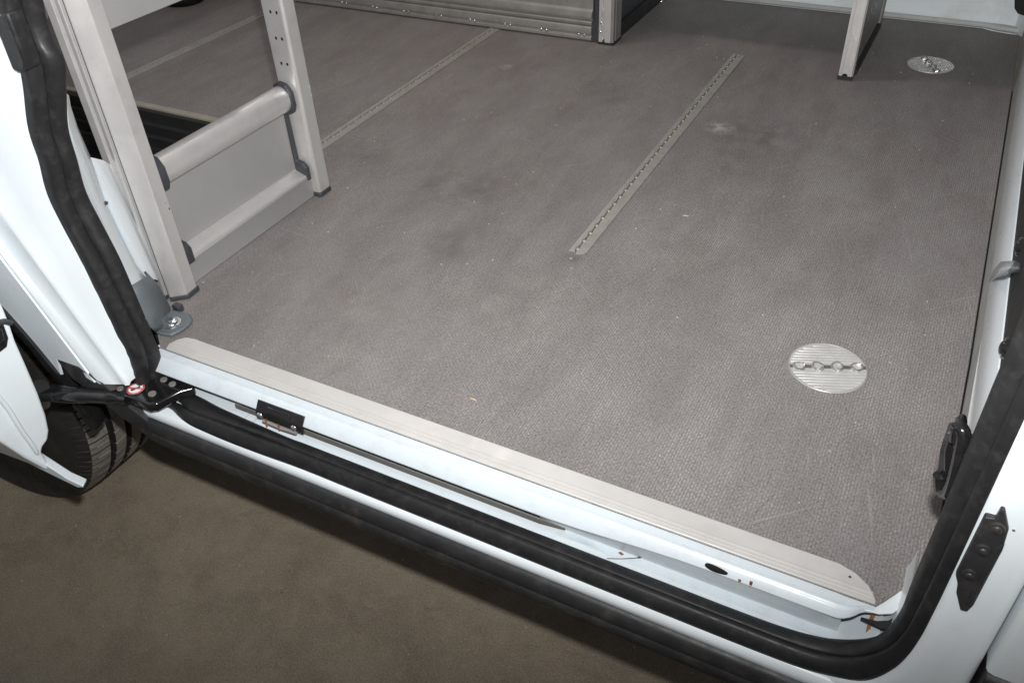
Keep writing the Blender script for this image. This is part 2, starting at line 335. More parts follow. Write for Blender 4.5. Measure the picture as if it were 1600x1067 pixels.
for i, x in enumerate(rx):
    s = (0.86, 0.97, 1.0)[i] if i < 3 else 1.0
    rrows.append([(x, -0.045 + (y + 0.045) * s, -0.1 + (z + 0.1) * s) for y, z in rock])
part('rocker_moulding', loft(rrows, True, True), 'plastic', van, smooth=True, angle=50)
part('underbody', box(-0.14, 2.2, 0.0, 1.7, -0.2, -0.13), 'dark', van)

# door rubber: outer edge A, groove G, inner edge B
SA = [(0.085, -0.05, 0.75), (0.0386, -0.05, 0.4838), (0.0301, -0.05, 0.4253), (0.023, -0.05, 0.3921), (0.0052, -0.05, 0.3465), (-0.0005, -0.05, 0.3076), (-0.0128, -0.05, 0.265), (-0.0119, -0.05, 0.2229), (-0.0071, -0.05, 0.1794), (-0.0021, -0.05, 0.1337), (0.0019, -0.05, 0.0851), (0.0075, -0.05, 0.0342), (-0.004, -0.052, -0.045), (0.012, -0.054, -0.064), (0.0312, -0.0434, -0.064), (0.0769, -0.0558, -0.06), (0.124, -0.0571, -0.063), (0.1805, -0.0566, -0.064)]
SG = [(0.115, -0.03, 0.75), (0.0372, -0.03, 0.478), (0.0331, -0.03, 0.4188), (0.0214, -0.03, 0.3843), (0.0022, -0.03, 0.3375), (-0.0028, -0.03, 0.2979), (-0.0131, -0.03, 0.2549), (-0.0113, -0.03, 0.212), (-0.003, -0.03, 0.1686), (0.0031, -0.03, 0.1223), (0.0082, -0.03, 0.0732), (0.0108, -0.03, 0.0204), (0.002, -0.034, -0.035), (0.02, -0.038, -0.052), (0.0543, -0.0407, -0.05), (0.092, -0.0475, -0.0445), (0.1288, -0.046, -0.045), (0.1877, -0.0445, -0.045)]
SB = [(0.145, -0.01, 0.75), (0.0401, -0.01, 0.4725), (0.0385, -0.01, 0.4126), (0.0233, -0.01, 0.377), (0.0005, -0.01, 0.3287), (-0.0062, -0.01, 0.2879), (-0.0133, -0.01, 0.2447), (-0.0069, -0.01, 0.2022), (0.0012, -0.01, 0.1578), (0.0044, -0.01, 0.1098), (0.0064, -0.01, 0.0588), (0.0085, -0.01, 0.0047), (0.006, -0.014, -0.03), (0.03, -0.018, -0.05), (0.051, -0.0148, -0.048), (0.1045, -0.0233, -0.045), (0.1486, -0.026, -0.045), (0.2333, -0.0296, -0.045)]
for x in (0.26, 0.34, 0.42, 0.5, 0.58, 0.66, 0.74, 0.82):
    SA.append((x, -0.054, -0.065)); SG.append((x, -0.0437, -0.0452)); SB.append((x, -0.0292, -0.0452))
SA += [(0.88, -0.0535, -0.0635), (0.915, -0.0525, -0.0575), (0.944, -0.051, -0.046), (0.962, -0.05, -0.012), (0.9695, -0.05, 0.03), (0.9715, -0.05, 0.09), (0.972, -0.05, 0.2), (0.972, -0.05, 0.31), (0.972, -0.05, 0.6), (0.97, -0.05, 0.9)]
SG += [(0.873, -0.0435, -0.045), (0.905, -0.043, -0.041), (0.931, -0.043, -0.026), (0.95, -0.043, 0.002), (0.9585, -0.043, 0.036), (0.961, -0.043, 0.09), (0.962, -0.043, 0.2), (0.962, -0.043, 0.31), (0.962, -0.043, 0.6), (0.96, -0.043, 0.9)]
SB += [(0.868, -0.0295, -0.043), (0.902, -0.03, -0.0365), (0.928, -0.03, -0.022), (0.945, -0.03, 0.006), (0.9515, -0.03, 0.046), (0.951, -0.03, 0.088), (0.951, -0.03, 0.193), (0.95, -0.03, 0.313), (0.949, -0.03, 0.6), (0.947, -0.03, 0.9)]
A = catmull(SA, 5); G = catmull(SG, 5); B = catmull(SB, 5)
rows = []
for i in range(len(A)):
    j0, j1 = max(0, i - 2), min(len(A) - 1, i + 2)
    tan = (A[j1] + B[j1] - A[j0] - B[j0]).normalized()
    nrm = tan.cross(B[i] - A[i]).normalized()
    if nrm.dot(Vector((1, -0.3, 0.1) if G[i].x < 0.15 and G[i].z > -0.03 else (0, -0.8, 0.5))) < 0: nrm = -nrm
    sec = []
    def lobe(p, q, h, first):
        out = []
        L = (q - p).length
        for k in range(0 if first else 1, 9):
            t = k / 8
            out.append(p.lerp(q, t) + nrm * (h * L * (math.sin(math.pi * t) ** 0.55)))
        return out
    sec += lobe(A[i], G[i], 0.2, True)
    sec[-1] = sec[-1] - nrm * 0.0012
    sec += lobe(G[i], B[i], 0.2, False)
    sec += [B[i] - nrm * 0.012, A[i] - nrm * 0.012]
    rows.append(sec)
part('door_seal', loft(rows, True, True), 'rubber', van, smooth=True, angle=80)

# rear pillar: rebate between door rubber and outer side panel
def ext(a, b, t):
    return tuple(a[i] + (b[i] - a[i]) * t for i in range(3))
L1a, L1b, L1c = (-0.1078, -0.065, 0.2287), (-0.0467, -0.065, 0.0802), (-0.0043, -0.065, -0.0117)
L2a, L2b, L2c = (-0.1259, -0.072, 0.1858), (-0.0697, -0.072, 0.0779), (-0.0196, -0.072, -0.0117)
L3a, L3b, L3c = (-0.126, -0.08, 0.1689), (-0.0866, -0.08, 0.0781), (-0.042, -0.08, -0.0136)
def at_z(a, b, z):
    t = (z - a[2]) / (b[2] - a[2]); return Vector(a).lerp(Vector(b), t)
prow = []
for z in [-0.014, 0.0, 0.02, 0.04, 0.08, 0.12, 0.16, 0.2, 0.25, 0.3, 0.36, 0.42, 0.5, 0.6, 0.75]:
    k = min(range(len(A)), key=lambda i: abs(A[i].z - z) + (10 if A[i].x > 0.12 else 0))
    sx = A[k].x
    p1 = at_z(L1a, L1c, min(z, 0.3)); p2 = at_z(L2a, L2c, min(z, 0.28)); p3 = at_z(L3a, L3c, min(z, 0.26))
    p1.z = p2.z = p3.z = z
    e = Vector((sx - 0.003, -0.0455, z))
    m1 = e.lerp(p1, 0.5); m1.y -= 0.003
    prow.append([Vector((sx - 0.022, -0.008, z)), Vector((sx - 0.01, -0.043, z)), e, m1, p1 + Vector((0.004, 0.0005, 0)), p1 + Vector((0.0, -0.003, 0)), p1 + Vector((-0.004, -0.002, 0)), p2, p2 + Vector((-0.003, -0.0015, 0)), p3 + Vector((0.004, 0.0, 0)), p3, p3 + Vector((-0.006, 0.001, 0)), p3 + Vector((-0.006, 0.02, 0))])
part('rear_pillar', loft(prow), 'paint', van, smooth=True, angle=60)
part('door_buffer', prism([(0.0229, -0.055, 0.4666), (0.0426, -0.055, 0.4737), (0.0429, -0.055, 0.4652), (0.0411, -0.055, 0.4233), (0.037, -0.055, 0.4149), (0.0246, -0.055, 0.4105), (0.0154, -0.055, 0.4132), (0.0165, -0.055, 0.4446), (0.0156, -0.055, 0.4584)], (0, 0.02, 0)), 'rubber', van, bevel=0.003)
# outer side panel with the wheel arch cut out of it
WX, WZ, WR = -0.60, -0.21, 0.343
AC = (-0.59, -0.24); AR = 0.513
arch = [(AC[0] + AR * math.cos(t), AC[1] + AR * math.sin(t)) for t in [math.radians(d) for d in range(24, 158, 6)]]
zlow = (-0.0908, -0.0815, -0.027)
pp = [Vector((x, -0.0815, z)) for x, z in arch]
p3t = at_z(L3a, L3c, 0.26) + Vector((-0.005, 0, 0)); p3b = at_z(L3a, L3c, -0.014) + Vector((-0.005, 0, 0))
pan = [Vector((p3b.x, -0.0815, p3b.z)), Vector((p3t.x, -0.0815, 0.26)), Vector((p3t.x, -0.0815, 0.9)), Vector((-1.5, -0.0815, 0.9)), Vector((-1.5, -0.0815, -0.02))] + pp[::-1] + [Vector((-0.1121, -0.0815, 0.0045))]
v, f = prism(pan, (0, 0.004, 0))
part('side_panel', (v, f), 'paint', van)
lipr = []
for d in range(14, 160, 4):
    t = math.radians(d); cx, cz = math.cos(t), math.sin(t)
    lipr.append([(AC[0] + r * cx, y, AC[1] + r * cz) for r, y in ((AR + 0.004, -0.086), (AR - 0.004, -0.090), (AR - 0.012, -0.086), (AR - 0.014, -0.06), (AR - 0.006, -0.06), (AR + 0.003, -0.08))])
part('wheel_arch_lip', loft(lipr, True, True), 'gloss_black', van, smooth=True, angle=60)
part('lower_arch_trim', prism([(-0.1098, -0.083, 0.0053), (-0.0662, -0.083, 0.0072), (-0.0329, -0.08, -0.0125), (-0.0156, -0.07, -0.0563), (0.0095, -0.064, -0.0854), (-0.0078, -0.062, -0.1273), (-0.016, -0.066, -0.1092), (-0.0373, -0.075, -0.0776), (-0.0662, -0.083, -0.0365), (-0.0911, -0.085, -0.0208)], (0, 0.02, 0)), 'plastic', van, bevel=0.002)
lin = []
for d in range(12, 172, 5):
    t = math.radians(d); lin.append([(AC[0] + r * math.cos(t), y, AC[1] + r * math.sin(t)) for r, y in ((AR - 0.01, -0.065), (0.47, -0.05), (0.41, -0.035), (0.39, 0.0), (0.385, 0.24))])
part('wheel_arch_liner', loft(lin), 'liner', van, smooth=True)
part('wheel_arch_back', prism([(AC[0] + 0.386 * math.cos(t), 0.24, AC[1] + 0.386 * math.sin(t)) for t in [math.radians(d) for d in range(5, 176, 10)]], (0, 0.01, 0)), 'liner', van)

# rear wheel
wheel = mesh_obj('wheel', *cyl((WX, 0.03, WZ), (WX, 0.17, WZ), 0.06), 'dark', van)
prof = []
TW = 0.215; y0 = -0.03
base_prof = [(0.012, 0.205), (0.004, 0.215), (0.0, 0.235), (-0.006, 0.26), (-0.009, 0.285), (-0.006, 0.305), (0.0, 0.32), (0.008, 0.331), (0.014, 0.336), (0.026, 0.3395), (0.044, 0.3415)]
grooves = [(0.05, 0.062), (0.086, 0.098), (0.123, 0.135), (0.16, 0.17)]
yy = list(base_prof)
for a, b in grooves:
    yy += [(a - 0.0006, 0.3422), (a + 0.001, 0.331), (b - 0.001, 0.331), (b + 0.0006, 0.3424)]
yy += [(TW - 0.044 + 0.003, 0.3415), (TW - 0.026, 0.3395), (TW - 0.014, 0.336), (TW - 0.006, 0.331), (TW, 0.315), (TW + 0.008, 0.285), (TW + 0.004, 0.24), (TW - 0.008, 0.205)]
NB = 64; rows = []
for i in range(NB):
    for fr, sip in ((0.0, 0), (0.42, 0), (0.44, 1), (0.50, 1), (0.52, 0), (0.92, 0), (0.94, 2), (0.985, 2)):
        t = 2 * math.pi * (i + fr) / NB; row = []
        for y, r in yy:
            rr = r
            if sip and (0.004 < y < 0.048 or TW - 0.048 < y < TW - 0.004) and r > 0.322: rr -= 0.0065 if sip == 1 else 0.0015
            if sip == 2 and (0.0595 < y < 0.07 or 0.097 < y < 0.108 or 0.134 < y < 0.145): rr -= 0.003
            tt = t + (0.10 * (y - 0.03) / 0.2 if 0.05 < y < 0.17 else 0)
            row.append((WX + rr * math.cos(tt), y0 + y, WZ + rr * math.sin(tt)))
        rows.append(row)
rows.append(rows[0])
tyre = part('tyre', loft(rows), ['tyre', 'tyre_black'], wheel, smooth=True, angle=35)
for p in tyre.data.polygons:
    rs = [math.hypot(tyre.data.vertices[i].co.x - WX, tyre.data.vertices[i].co.z - WZ) for i in p.vertices]
    if max(rs) < 0.334 or min(rs) < 0.3352: p.material_index = 1  # black sidewalls; in the grooves this colour stands in for shade
rim = []
for r, y in ((0.206, -0.02), (0.2, -0.022), (0.195, -0.012), (0.185, 0.02), (0.15, 0.035), (0.1, 0.03), (0.07, 0.015), (0.03, 0.012), (0.002, 0.012)):
    rim.append([(WX + r * math.cos(t), y, WZ + r * math.sin(t)) for t in [2 * math.pi * k / 48 for k in range(48)]])
part('rim', loft(rim, True), 'dark_grey', wheel, smooth=True)

# inner edge of the rear pillar, wheel housing and grey corner cover
tr = [((0.0096, -0.004, 0.3668), (-0.0409, 0.03, 0.3444)), ((0.0033, -0.004, 0.3532), (-0.0583, 0.04, 0.3258)), ((-0.0077, -0.004, 0.3247), (-0.0589, 0.04, 0.2972)), ((-0.0145, -0.004, 0.2836), (-0.0564, 0.04, 0.2577)), ((-0.015, -0.004, 0.2309), (-0.0608, 0.04, 0.1972)), ((-0.0146, -0.004, 0.1767), (-0.0537, 0.04, 0.142)), ((-0.0105, -0.004, 0.1268), (-0.0469, 0.04, 0.1012)), ((-0.0087, -0.004, 0.1002), (-0.0366, 0.04, 0.083))]
rows = [[Vector(a) + Vector((-0.02, 0.004, 0)), Vector(a) + Vector((-0.003, 0.003, 0)), Vector(a).lerp(Vector(b), 0.55) + Vector((0.004, 0, 0)), Vector(b), Vector(b) + Vector((-0.02, 0.002, 0))] for a, b in tr]
part('pillar_trim', loft(rows), 'paint', van, smooth=True, angle=70)
part('trim_seam', prism([(-0.0337, 0.012, 0.2095), (-0.0539, 0.036, 0.1999), (-0.0541, 0.036, 0.197), (-0.0339, 0.012, 0.2067)], (0.004, 0, 0)), 'dark_grey', van)
wh = []
for i in range(9):
    t = i / 8
    l = Vector((-0.0633, 0.044, 0.2554)).lerp(Vector((-0.0409, 0.044, 0.0772)), t); r = Vector((-0.1393, 0.13, 0.1794)).lerp(Vector((-0.0914, 0.1, 0.0347)), t)
    m = l.lerp(r, 0.5) + Vector((0.012, -0.004, 0.006 * (1 - t)))
    wh.append([l + Vector((-0.012, 0, 0)), l, l.lerp(m, 0.6) + Vector((0.004, 0, 0.002)), m, r, r + Vector((-0.05, 0.03, 0))])
part('wheel_housing', loft(wh), 'paint', van, smooth=True, angle=80)
part('housing_floor', box(-0.9, -0.05, 0.03, 0.6, -0.14, -0.13), 'dark', van)
br = [((-0.0105, -0.002, 0.1035), (-0.0321, 0.042, 0.0873)), ((-0.0076, -0.002, 0.089), (-0.0296, 0.05, 0.0637)), ((-0.0059, -0.002, 0.058), (-0.03, 0.056, 0.0233)), ((-0.0017, -0.002, 0.0398), (-0.05, 0.0619, 0.004)), ((-0.0318, 0.0207, 0.004), (-0.0286, 0.0532, 0.004))]
rows = [[Vector(p) + Vector((0.004, -0.0025, 0.0025)) for p in (a, Vector(a).lerp(Vector(b), 0.5), b, Vector(b) + Vector((-0.012, 0.006, 0)))] for a, b in br]
cb = part('corner_cover', loft(rows), 'grey_plastic', van, smooth=True, angle=50)
cb.modifiers.new('solid', 'SOLIDIFY').thickness = 0.003
tab = [(-0.0477, 0.0293, 0.002), (-0.0461, 0.0498, 0.002), (-0.0479, 0.0692, 0.002), (-0.034, 0.0704, 0.002), (-0.0135, 0.0712, 0.002), (-0.0031, 0.0643, 0.002), (0.0017, 0.0517, 0.002), (0.0011, 0.0385, 0.002), (-0.0044, 0.0232, 0.002), (-0.0201, 0.0193, 0.002), (-0.0349, 0.0205, 0.002)]
tb = part('cover_tab', prism(tab, (0, 0, 0.005)), 'grey_plastic', cb, bevel=0.002)
bc = (-0.0226, 0.0433, 0.007)
part('bolt', join(cyl((bc[0], bc[1], 0.006), (bc[0], bc[1], 0.0085), 0.0145, 0.0135, 28), dome((bc[0], bc[1], 0.0085), (0, 0, 1), 0.0105, 0.0045, 24), cyl((bc[0], bc[1], 0.0125), (bc[0], bc[1], 0.0145), 0.0045, 0.004, 6)), 'chrome', cb, smooth=True, angle=30)
part('clip', box(-0.049, -0.036, 0.071, 0.081, 0.001, 0.012), 'dark_grey', cb, bevel=0.001)
part('corner_flange', prism([(-0.012, 0.004, -0.004), (0.004, -0.002, -0.004), (0.012, 0.016, -0.004), (-0.008, 0.024, -0.004)], (0, 0, 0.003)), 'paint', van)

# details on the sill
cx0, cx1 = 0.187, 0.262
cpp = [(-0.0192, -0.0052), (-0.0205, -0.0048), (-0.0288, -0.0165), (-0.0294, -0.0185), (-0.0294, -0.028), (-0.0262, -0.028), (-0.0258, -0.0205), (-0.0175, -0.008)]
cpi = [(-0.0225, -0.0075), (-0.024, -0.0078), (-0.0308, -0.0175), (-0.0314, -0.024), (-0.029, -0.0245), (-0.0275, -0.019)]
cp = part('catch_plate', join(sweep_x(cpp, [cx0, cx0 + 0.003, cx1 - 0.003, cx1]), sweep_x(cpi, [cx0 + 0.018, cx1 - 0.02])), 'gloss_black', van, bevel=0.001)
for sx in (cx0 + 0.006, cx1 - 0.014):
    part('screw', dome((sx, -0.0294, -0.0225), (0.1, -1, 0.3), 0.0045, 0.0025, 14), 'chrome', cp, smooth=True)
part('roller_pin', tube([(cx0 + 0.01, -0.029, -0.0305), (cx0 + 0.04, -0.0295, -0.0315), (cx1 - 0.012, -0.029, -0.0305)], 0.003, 10), 'alu_dull', cp, smooth=True)
for sx, h in ((cx0 + 0.015, 0.012), (cx0 + 0.036, 0.01)):
    part('rust_streak', prism([(sx, -0.0316, -0.024), (sx + 0.0026, -0.0316, -0.024), (sx + 0.0022, -0.0326, -0.024 - h), (sx + 0.0006, -0.0326, -0.024 - h)], (0, 0.001, 0)), 'rust', cp)
hx, hy, hz = (0.7866, -0.0216, -0.0036)
hole = [(hx + 0.0115 * math.cos(t) + 0.003 * math.sin(t), hy, hz + (0.0042 + 0.0012 * math.cos(t + 2)) * math.sin(t) - 0.002 * math.cos(t)) for t in [2 * math.pi * k / 20 for k in range(20)]]
part('drain_hole', prism(hole, (0, 0.0012, 0)), 'dark', van)
for p, wd, h in (((0.8094, -0.0216, -0.0079), 0.003, 0.004), ((0.8205, -0.0216, -0.0043), 0.003, 0.0075)):
    part('rust_spot', prism([(p[0], p[1], p[2]), (p[0] + wd, p[1], p[2]), (p[0] + wd * 0.9, p[1] + 0.001, p[2] - h), (p[0] + 0.0004, p[1] + 0.001, p[2] - h)], (0, 0.002, 0)), 'rust', van)
# front lower corner of the opening
cw = []
for y in (0.06, 0.04, 0.02, 0.0, -0.02, -0.034):
    cw.append([(0.905, y, -0.0462), (0.925, y, -0.044), (0.941, y, -0.034), (0.952, y, -0.016), (0.9575, y, 0.01), (0.9585, y, 0.03)])
part('front_pillar_inner', loft(cw), 'paint', van, smooth=True)
part('corner_flange', prism([(x, y, -0.0032 if y < 0.03 else 0.0) for x, y in [(0.915, -0.0005), (0.915, -0.006), (0.928, -0.0055), (0.94, -0.004), (0.951, 0.002), (0.9572, 0.012), (0.9585, 0.055), (0.951, 0.034), (0.942, 0.012), (0.933, -0.0002)]], (0, 0, -0.0025)), 'paint', van, bevel=0.0008)
part('corner_gap', prism([(x, y, -0.012) for x, y in [(0.926, -0.0085), (0.94, -0.0065), (0.95, -0.001), (0.9575, 0.01), (0.9575, -0.008), (0.945, -0.0125)]], (0, 0, -0.004)), 'dark', van)
part('rust_streak', prism([(0.9346, 0.0059, -0.018), (0.9386, 0.007, -0.018), (0.937, -0.0073, -0.022), (0.9374, -0.0128, -0.028), (0.934, -0.0137, -0.028), (0.9339, -0.0064, -0.022)], (0.0, 0.001, -0.012)), 'rust', van)

# front pillar, outside the rubber
fp = []
for z in [-0.1, -0.085, -0.075, -0.066, -0.058, -0.052, -0.046, -0.038, -0.03, -0.02, -0.012, 0.0, 0.01, 0.02, 0.05, 0.1, 0.15, 0.2, 0.26, 0.32, 0.4, 0.55, 0.75, 0.9]:
    tab_ = [(-0.2, 0.88), (-0.08, 0.89), (-0.066, 0.90), (-0.058, 0.918), (-0.046, 0.944), (-0.03, 0.9545), (-0.012, 0.962), (0.03, 0.9695), (0.09, 0.9715), (2, 0.9715)]
    for (za, xa), (zb, xb) in zip(tab_, tab_[1:]):
        if za <= z <= zb: x0 = xa + (xb - xa) * (z - za) / (zb - za)
    m_ = (1.004 - x0)
    fp.append([(x0 - 0.004, -0.03, z), (x0 - 0.001, -0.0475, z), (x0 + 0.004, -0.0515, z), (x0 + 0.012, -0.0538, z), (x0 + m_ * 0.75, -0.0545, z), (1.004, -0.0555, z), (1.009, -0.0585, z), (1.0135, -0.0595, z), (1.017, -0.058, z), (1.0185, -0.05, z), (1.0185, -0.02, z)])
part('front_pillar', loft(fp), 'paint', van, smooth=True, angle=70)
ct = part('contact_plate', prism([(0.9743, -0.0575, 0.2135), (0.9811, -0.0575, 0.2149), (0.9817, -0.0575, 0.2259), (0.9841, -0.0575, 0.2264), (0.9919, -0.0575, 0.2083), (0.9944, -0.0575, 0.1851), (0.9938, -0.0575, 0.1154), (0.9918, -0.0575, 0.1054), (0.9868, -0.0575, 0.1047), (0.979, -0.0575, 0.1233), (0.9771, -0.0575, 0.1341), (0.9733, -0.0575, 0.1434)], (0, 0.006, 0)), 'plastic', van, bevel=0.0012)
for c in ((0.9847, -0.0585, 0.2071), (0.9827, -0.0585, 0.1805), (0.9818, -0.0585, 0.1498)):
    part('contact_pin', join(cyl((c[0], -0.0575, c[2]), (c[0], -0.0595, c[2]), 0.0058, 0.0052, 18), dome((c[0], -0.0595, c[2]), (0, -1, 0), 0.0036, 0.002, 12)), 'plastic', ct, smooth=True, angle=30)
part('plate_rib', prism([(0.9935, -0.0585, 0.1941), (0.9941, -0.0585, 0.1861), (0.992, -0.0585, 0.1138), (0.988, -0.0585, 0.1148), (0.9895, -0.0585, 0.1873)], (0, 0.002, 0)), 'plastic', ct, bevel=0.0008)
part('screw', dome((0.9953, -0.0555, 0.2079), (0, -1, 0), 0.0012, 0.0008, 8), 'chrome', ct)
# door striker on the front pillar
st = part('door_striker', join(prism([(0.9389, -0.012, 0.2473), (0.9425, -0.012, 0.2542), (0.947, -0.012, 0.2507), (0.9512, -0.012, 0.2333), (0.9522, -0.012, 0.2087), (0.9525, -0.012, 0.1917), (0.9448, -0.012, 0.1978), (0.9389, -0.012, 0.2243)], (0.001, 0.018, 0))), 'gloss_black', van, bevel=0.003)
part('striker_loop', tube(catmull([(0.9445, -0.016, 0.241), (0.9425, -0.014, 0.2533), (0.947, -0.018, 0.2507), (0.9498, -0.022, 0.2316), (0.9523, -0.02, 0.2042), (0.9522, -0.014, 0.1845), (0.9474, -0.008, 0.1821), (0.9435, -0.008, 0.1955)], 4), 0.0054, 12), 'gloss_black', st, smooth=True)
part('striker_boss', cyl((0.9482, -0.014, 0.2317), (0.9596, -0.014, 0.2422), 0.0085, 0.0095, 24), 'gloss_black', st, smooth=True, angle=30)
part('boss_ring', cyl((0.9513, -0.014, 0.2352), (0.9524, -0.014, 0.236), 0.0102, 0.0102, 24), 'chrome', st, smooth=True, angle=30)
part('striker_block', prism([(0.9366, -0.006, 0.2382), (0.9399, -0.006, 0.2396), (0.9456, -0.006, 0.1997), (0.9417, -0.006, 0.1926), (0.9372, -0.006, 0.2179)], (0.001, 0.014, 0)), 'plastic', st, bevel=0.0015)

# bulkhead at the front end of the load floor
part('bulkhead_flange', join(loft([[(x, y, -0.002), (x, y, 0.046), (x + 0.006, y, 0.046), (x + 0.006, y, -0.002)] for x, y in ((0.977, 0.03), (0.979, 0.12), (0.9815, 0.25), (0.984, 0.42), (0.984, 1.7))], True, True)), 'primer', van)
bh = []
for y in (0.03, 0.2, 0.45, 0.7, 1.0, 1.3, 1.55, 1.68, 1.73):
    tpr = 1.0 if y < 1.3 else 1.0 - 0.35 * (y - 1.3) / 0.43
    bh.append([(0.985, y, 0.036), (0.9835, y, 0.05), (0.984, y, 0.05 + 0.03 * tpr), (0.987, y, 0.05 + 0.05 * tpr), (0.9925, y, 0.05 + 0.06 * tpr), (0.9942, y, 0.05 + 0.06 * tpr)])
part('bulkhead_rail', loft(bh), 'paint', van, smooth=True)
gus = [[(0.982, 0.516, 0.0629), (0.982, 0.5164, 0.0787), (0.983, 0.4825, 0.1132)], [(0.978, 0.4407, 0.115), (0.976, 0.3906, 0.1564), (0.98, 0.3973, 0.1638)], [(0.98, 0.392, 0.1513), (0.979, 0.36, 0.1785), (0.985, 0.4007, 0.1639)], [(0.988, 0.401, 0.1515), (0.989, 0.3942, 0.1603), (0.992, 0.4156, 0.1534)], [(0.996, 0.4058, 0.1525), (0.997, 0.4127, 0.1503), (0.998, 0.4224, 0.1455)]]
gs = part('rail_gusset', loft(gus), 'paint', van, smooth=True)
gs.modifiers.new('solid', 'SOLIDIFY').thickness = 0.002
part('bulkhead_panel', box(0.9945, 1.01, 0.0, 1.66, 0.06, 1.3), 'dark', van)
for c in ((0.992, 0.4734, 0.1441), (0.992, 0.2841, 0.1272)):
    part('bulkhead_bolt', join(cyl((0.9945, c[1], c[2]), (0.9915, c[1], c[2]), 0.012, 0.011), dome((0.9915, c[1], c[2]), (-1, 0, 0), 0.008, 0.004)), 'gloss_black', van, smooth=True, angle=30)
# far side wall
part('far_wall', prism([(-1.6, 1.745, -0.01), (1.03, 1.735, -0.01), (1.03, 1.735, 1.35), (-1.6, 1.745, 1.35)], (0, 0.01, 0)), 'paint_dirty', van)
part('wall_foot_seam', prism([(-1.5, 1.733, 0.0005), (0.905, 1.722, 0.0005), (0.93, 1.712, 0.0005), (0.985, 1.705, 0.0005), (0.985, 1.732, 0.0005), (-1.5, 1.744, 0.0005)], (0, 0, 0.012)), 'primer', van, bevel=0.004)
part('wall_corner', loft([[(0.93, 1.733, z), (0.965, 1.722, z), (0.985, 1.69, z), (0.99, 1.64, z)] for z in (0.0, 0.05, 0.2, 0.6)]), 'paint_dirty', van, smooth=True)
part('wall_slot', prism([(0.9616, 1.712, 0.0437), (0.9754, 1.7, 0.0431), (0.9838, 1.7, 0.0666), (0.9715, 1.7, 0.107), (0.9471, 1.712, 0.1013), (0.9463, 1.712, 0.0733), (0.952, 1.712, 0.0541)], (0, 0.006, 0)), 'dark', van, bevel=0.002)
part('rear_wall_skin', box(-1.62, -1.6, -0.05, 1.75, -0.1, 1.36), 'paint_dirty', van)

# ------------------------------------------------------------------ closed front door of the van
fd = empty('front_door', (1.4, -0.06, -0.1), 'white closed front door with black lower moulding, beside the doorway pillar', 'door')
dr = []
for z in (0.052, 0.06, 0.1, 0.2, 0.4, 0.9):
    dr.append([(1.021, -0.03, z), (1.021, -0.062, z), (1.0225, -0.0655, z), (1.027, -0.067, z), (1.2, -0.07, z), (1.8, -0.07, z)])
part('door_skin', loft(dr), 'paint', fd, smooth=True, angle=70)
part('lower_moulding', sweep_x([(-0.03, 0.0512), (-0.066, 0.0512), (-0.071, 0.047), (-0.073, 0.03), (-0.073, -0.03), (-0.068, -0.06), (-0.03, -0.06)], [1.0215, 1.3, 1.8]), 'plastic', fd, bevel=0.002)

# ------------------------------------------------------------------ open sliding door at the rear
sd = empty('sliding_door', (-0.2, -0.14, -0.14), 'white sliding door standing open in front of the rear wheel', 'door')
lead = [(-0.1, -0.1176, 0.1199), (-0.1, -0.1196, 0.0963), (-0.1, -0.1231, 0.0711), (-0.1, -0.1255, 0.027), (-0.1, -0.128, -0.0124), (-0.1, -0.1324, -0.0508), (-0.1, -0.1381, -0.0747), (-0.1, -0.1456, -0.0864), (-0.1, -0.1559, -0.0905), (-0.1, -0.1606, -0.0961), (-0.1, -0.1595, -0.1097), (-0.1, -0.1606, -0.1214), (-0.1, -0.1654, -0.1296), (-0.1, -0.183, -0.0872), (-0.1, -0.1998, -0.0402), (-0.1, -0.2225, 0.025), (-0.1, -0.2077, 0.1057), (-0.1, -0.1473, 0.1772)]
i_ = len(lead) - 3
lead = lead[:i_ + 1] + [(-0.1, lead[i_][1], 0.95), (-0.1, lead[0][1], 0.95)]
part('leading_edge', prism(lead, (-0.5, -0.03, 0)), 'paint', sd, bevel=0.006, seg=4)
part('door_hem', prism([(-0.182, -0.165, -0.0962), (-0.1351, -0.165, -0.1075), (-0.0942, -0.165, -0.1183), (-0.062, -0.165, -0.1277), (-0.0316, -0.165, -0.1273), (-0.0325, -0.165, -0.1317), (-0.046, -0.165, -0.1382), (-0.0803, -0.165, -0.1377), (-0.152, -0.165, -0.1356), (-0.2011, -0.165, -0.1262), (-0.3159, -0.165, -0.1252), (-0.2898, -0.165, -0.0888)], (-0.006, 0.012, 0.0)), 'paint', sd, bevel=0.0015)
part('edge_crease', tube(catmull([(-0.093, -0.1777, 0.0245), (-0.093, -0.174, -0.0029), (-0.093, -0.1727, -0.0408), (-0.093, -0.1701, -0.0694), (-0.095, -0.1686, -0.0913)], 4), [0.003] * 16 + [0.001], 8), 'paint', sd, smooth=True)
part('door_catch', join(prism([(-0.095, -0.1352, 0.1138), (-0.095, -0.1288, 0.1044), (-0.095, -0.1316, 0.0831), (-0.095, -0.1381, 0.0734), (-0.095, -0.1553, 0.0718)], (-0.01, 0, 0)), prism([(-0.09, -0.1403, 0.1071), (-0.09, -0.1357, 0.1018), (-0.09, -0.1387, 0.0878), (-0.09, -0.1504, 0.0862)], (-0.008, 0, 0))), 'gloss_black', sd, bevel=0.0015)
part('catch_lever', tube(catmull([(-0.088, -0.1438, 0.1141), (-0.088, -0.1309, 0.111), (-0.09, -0.1235, 0.1023)], 4), 0.0035, 10), 'dark_grey', sd, smooth=True)
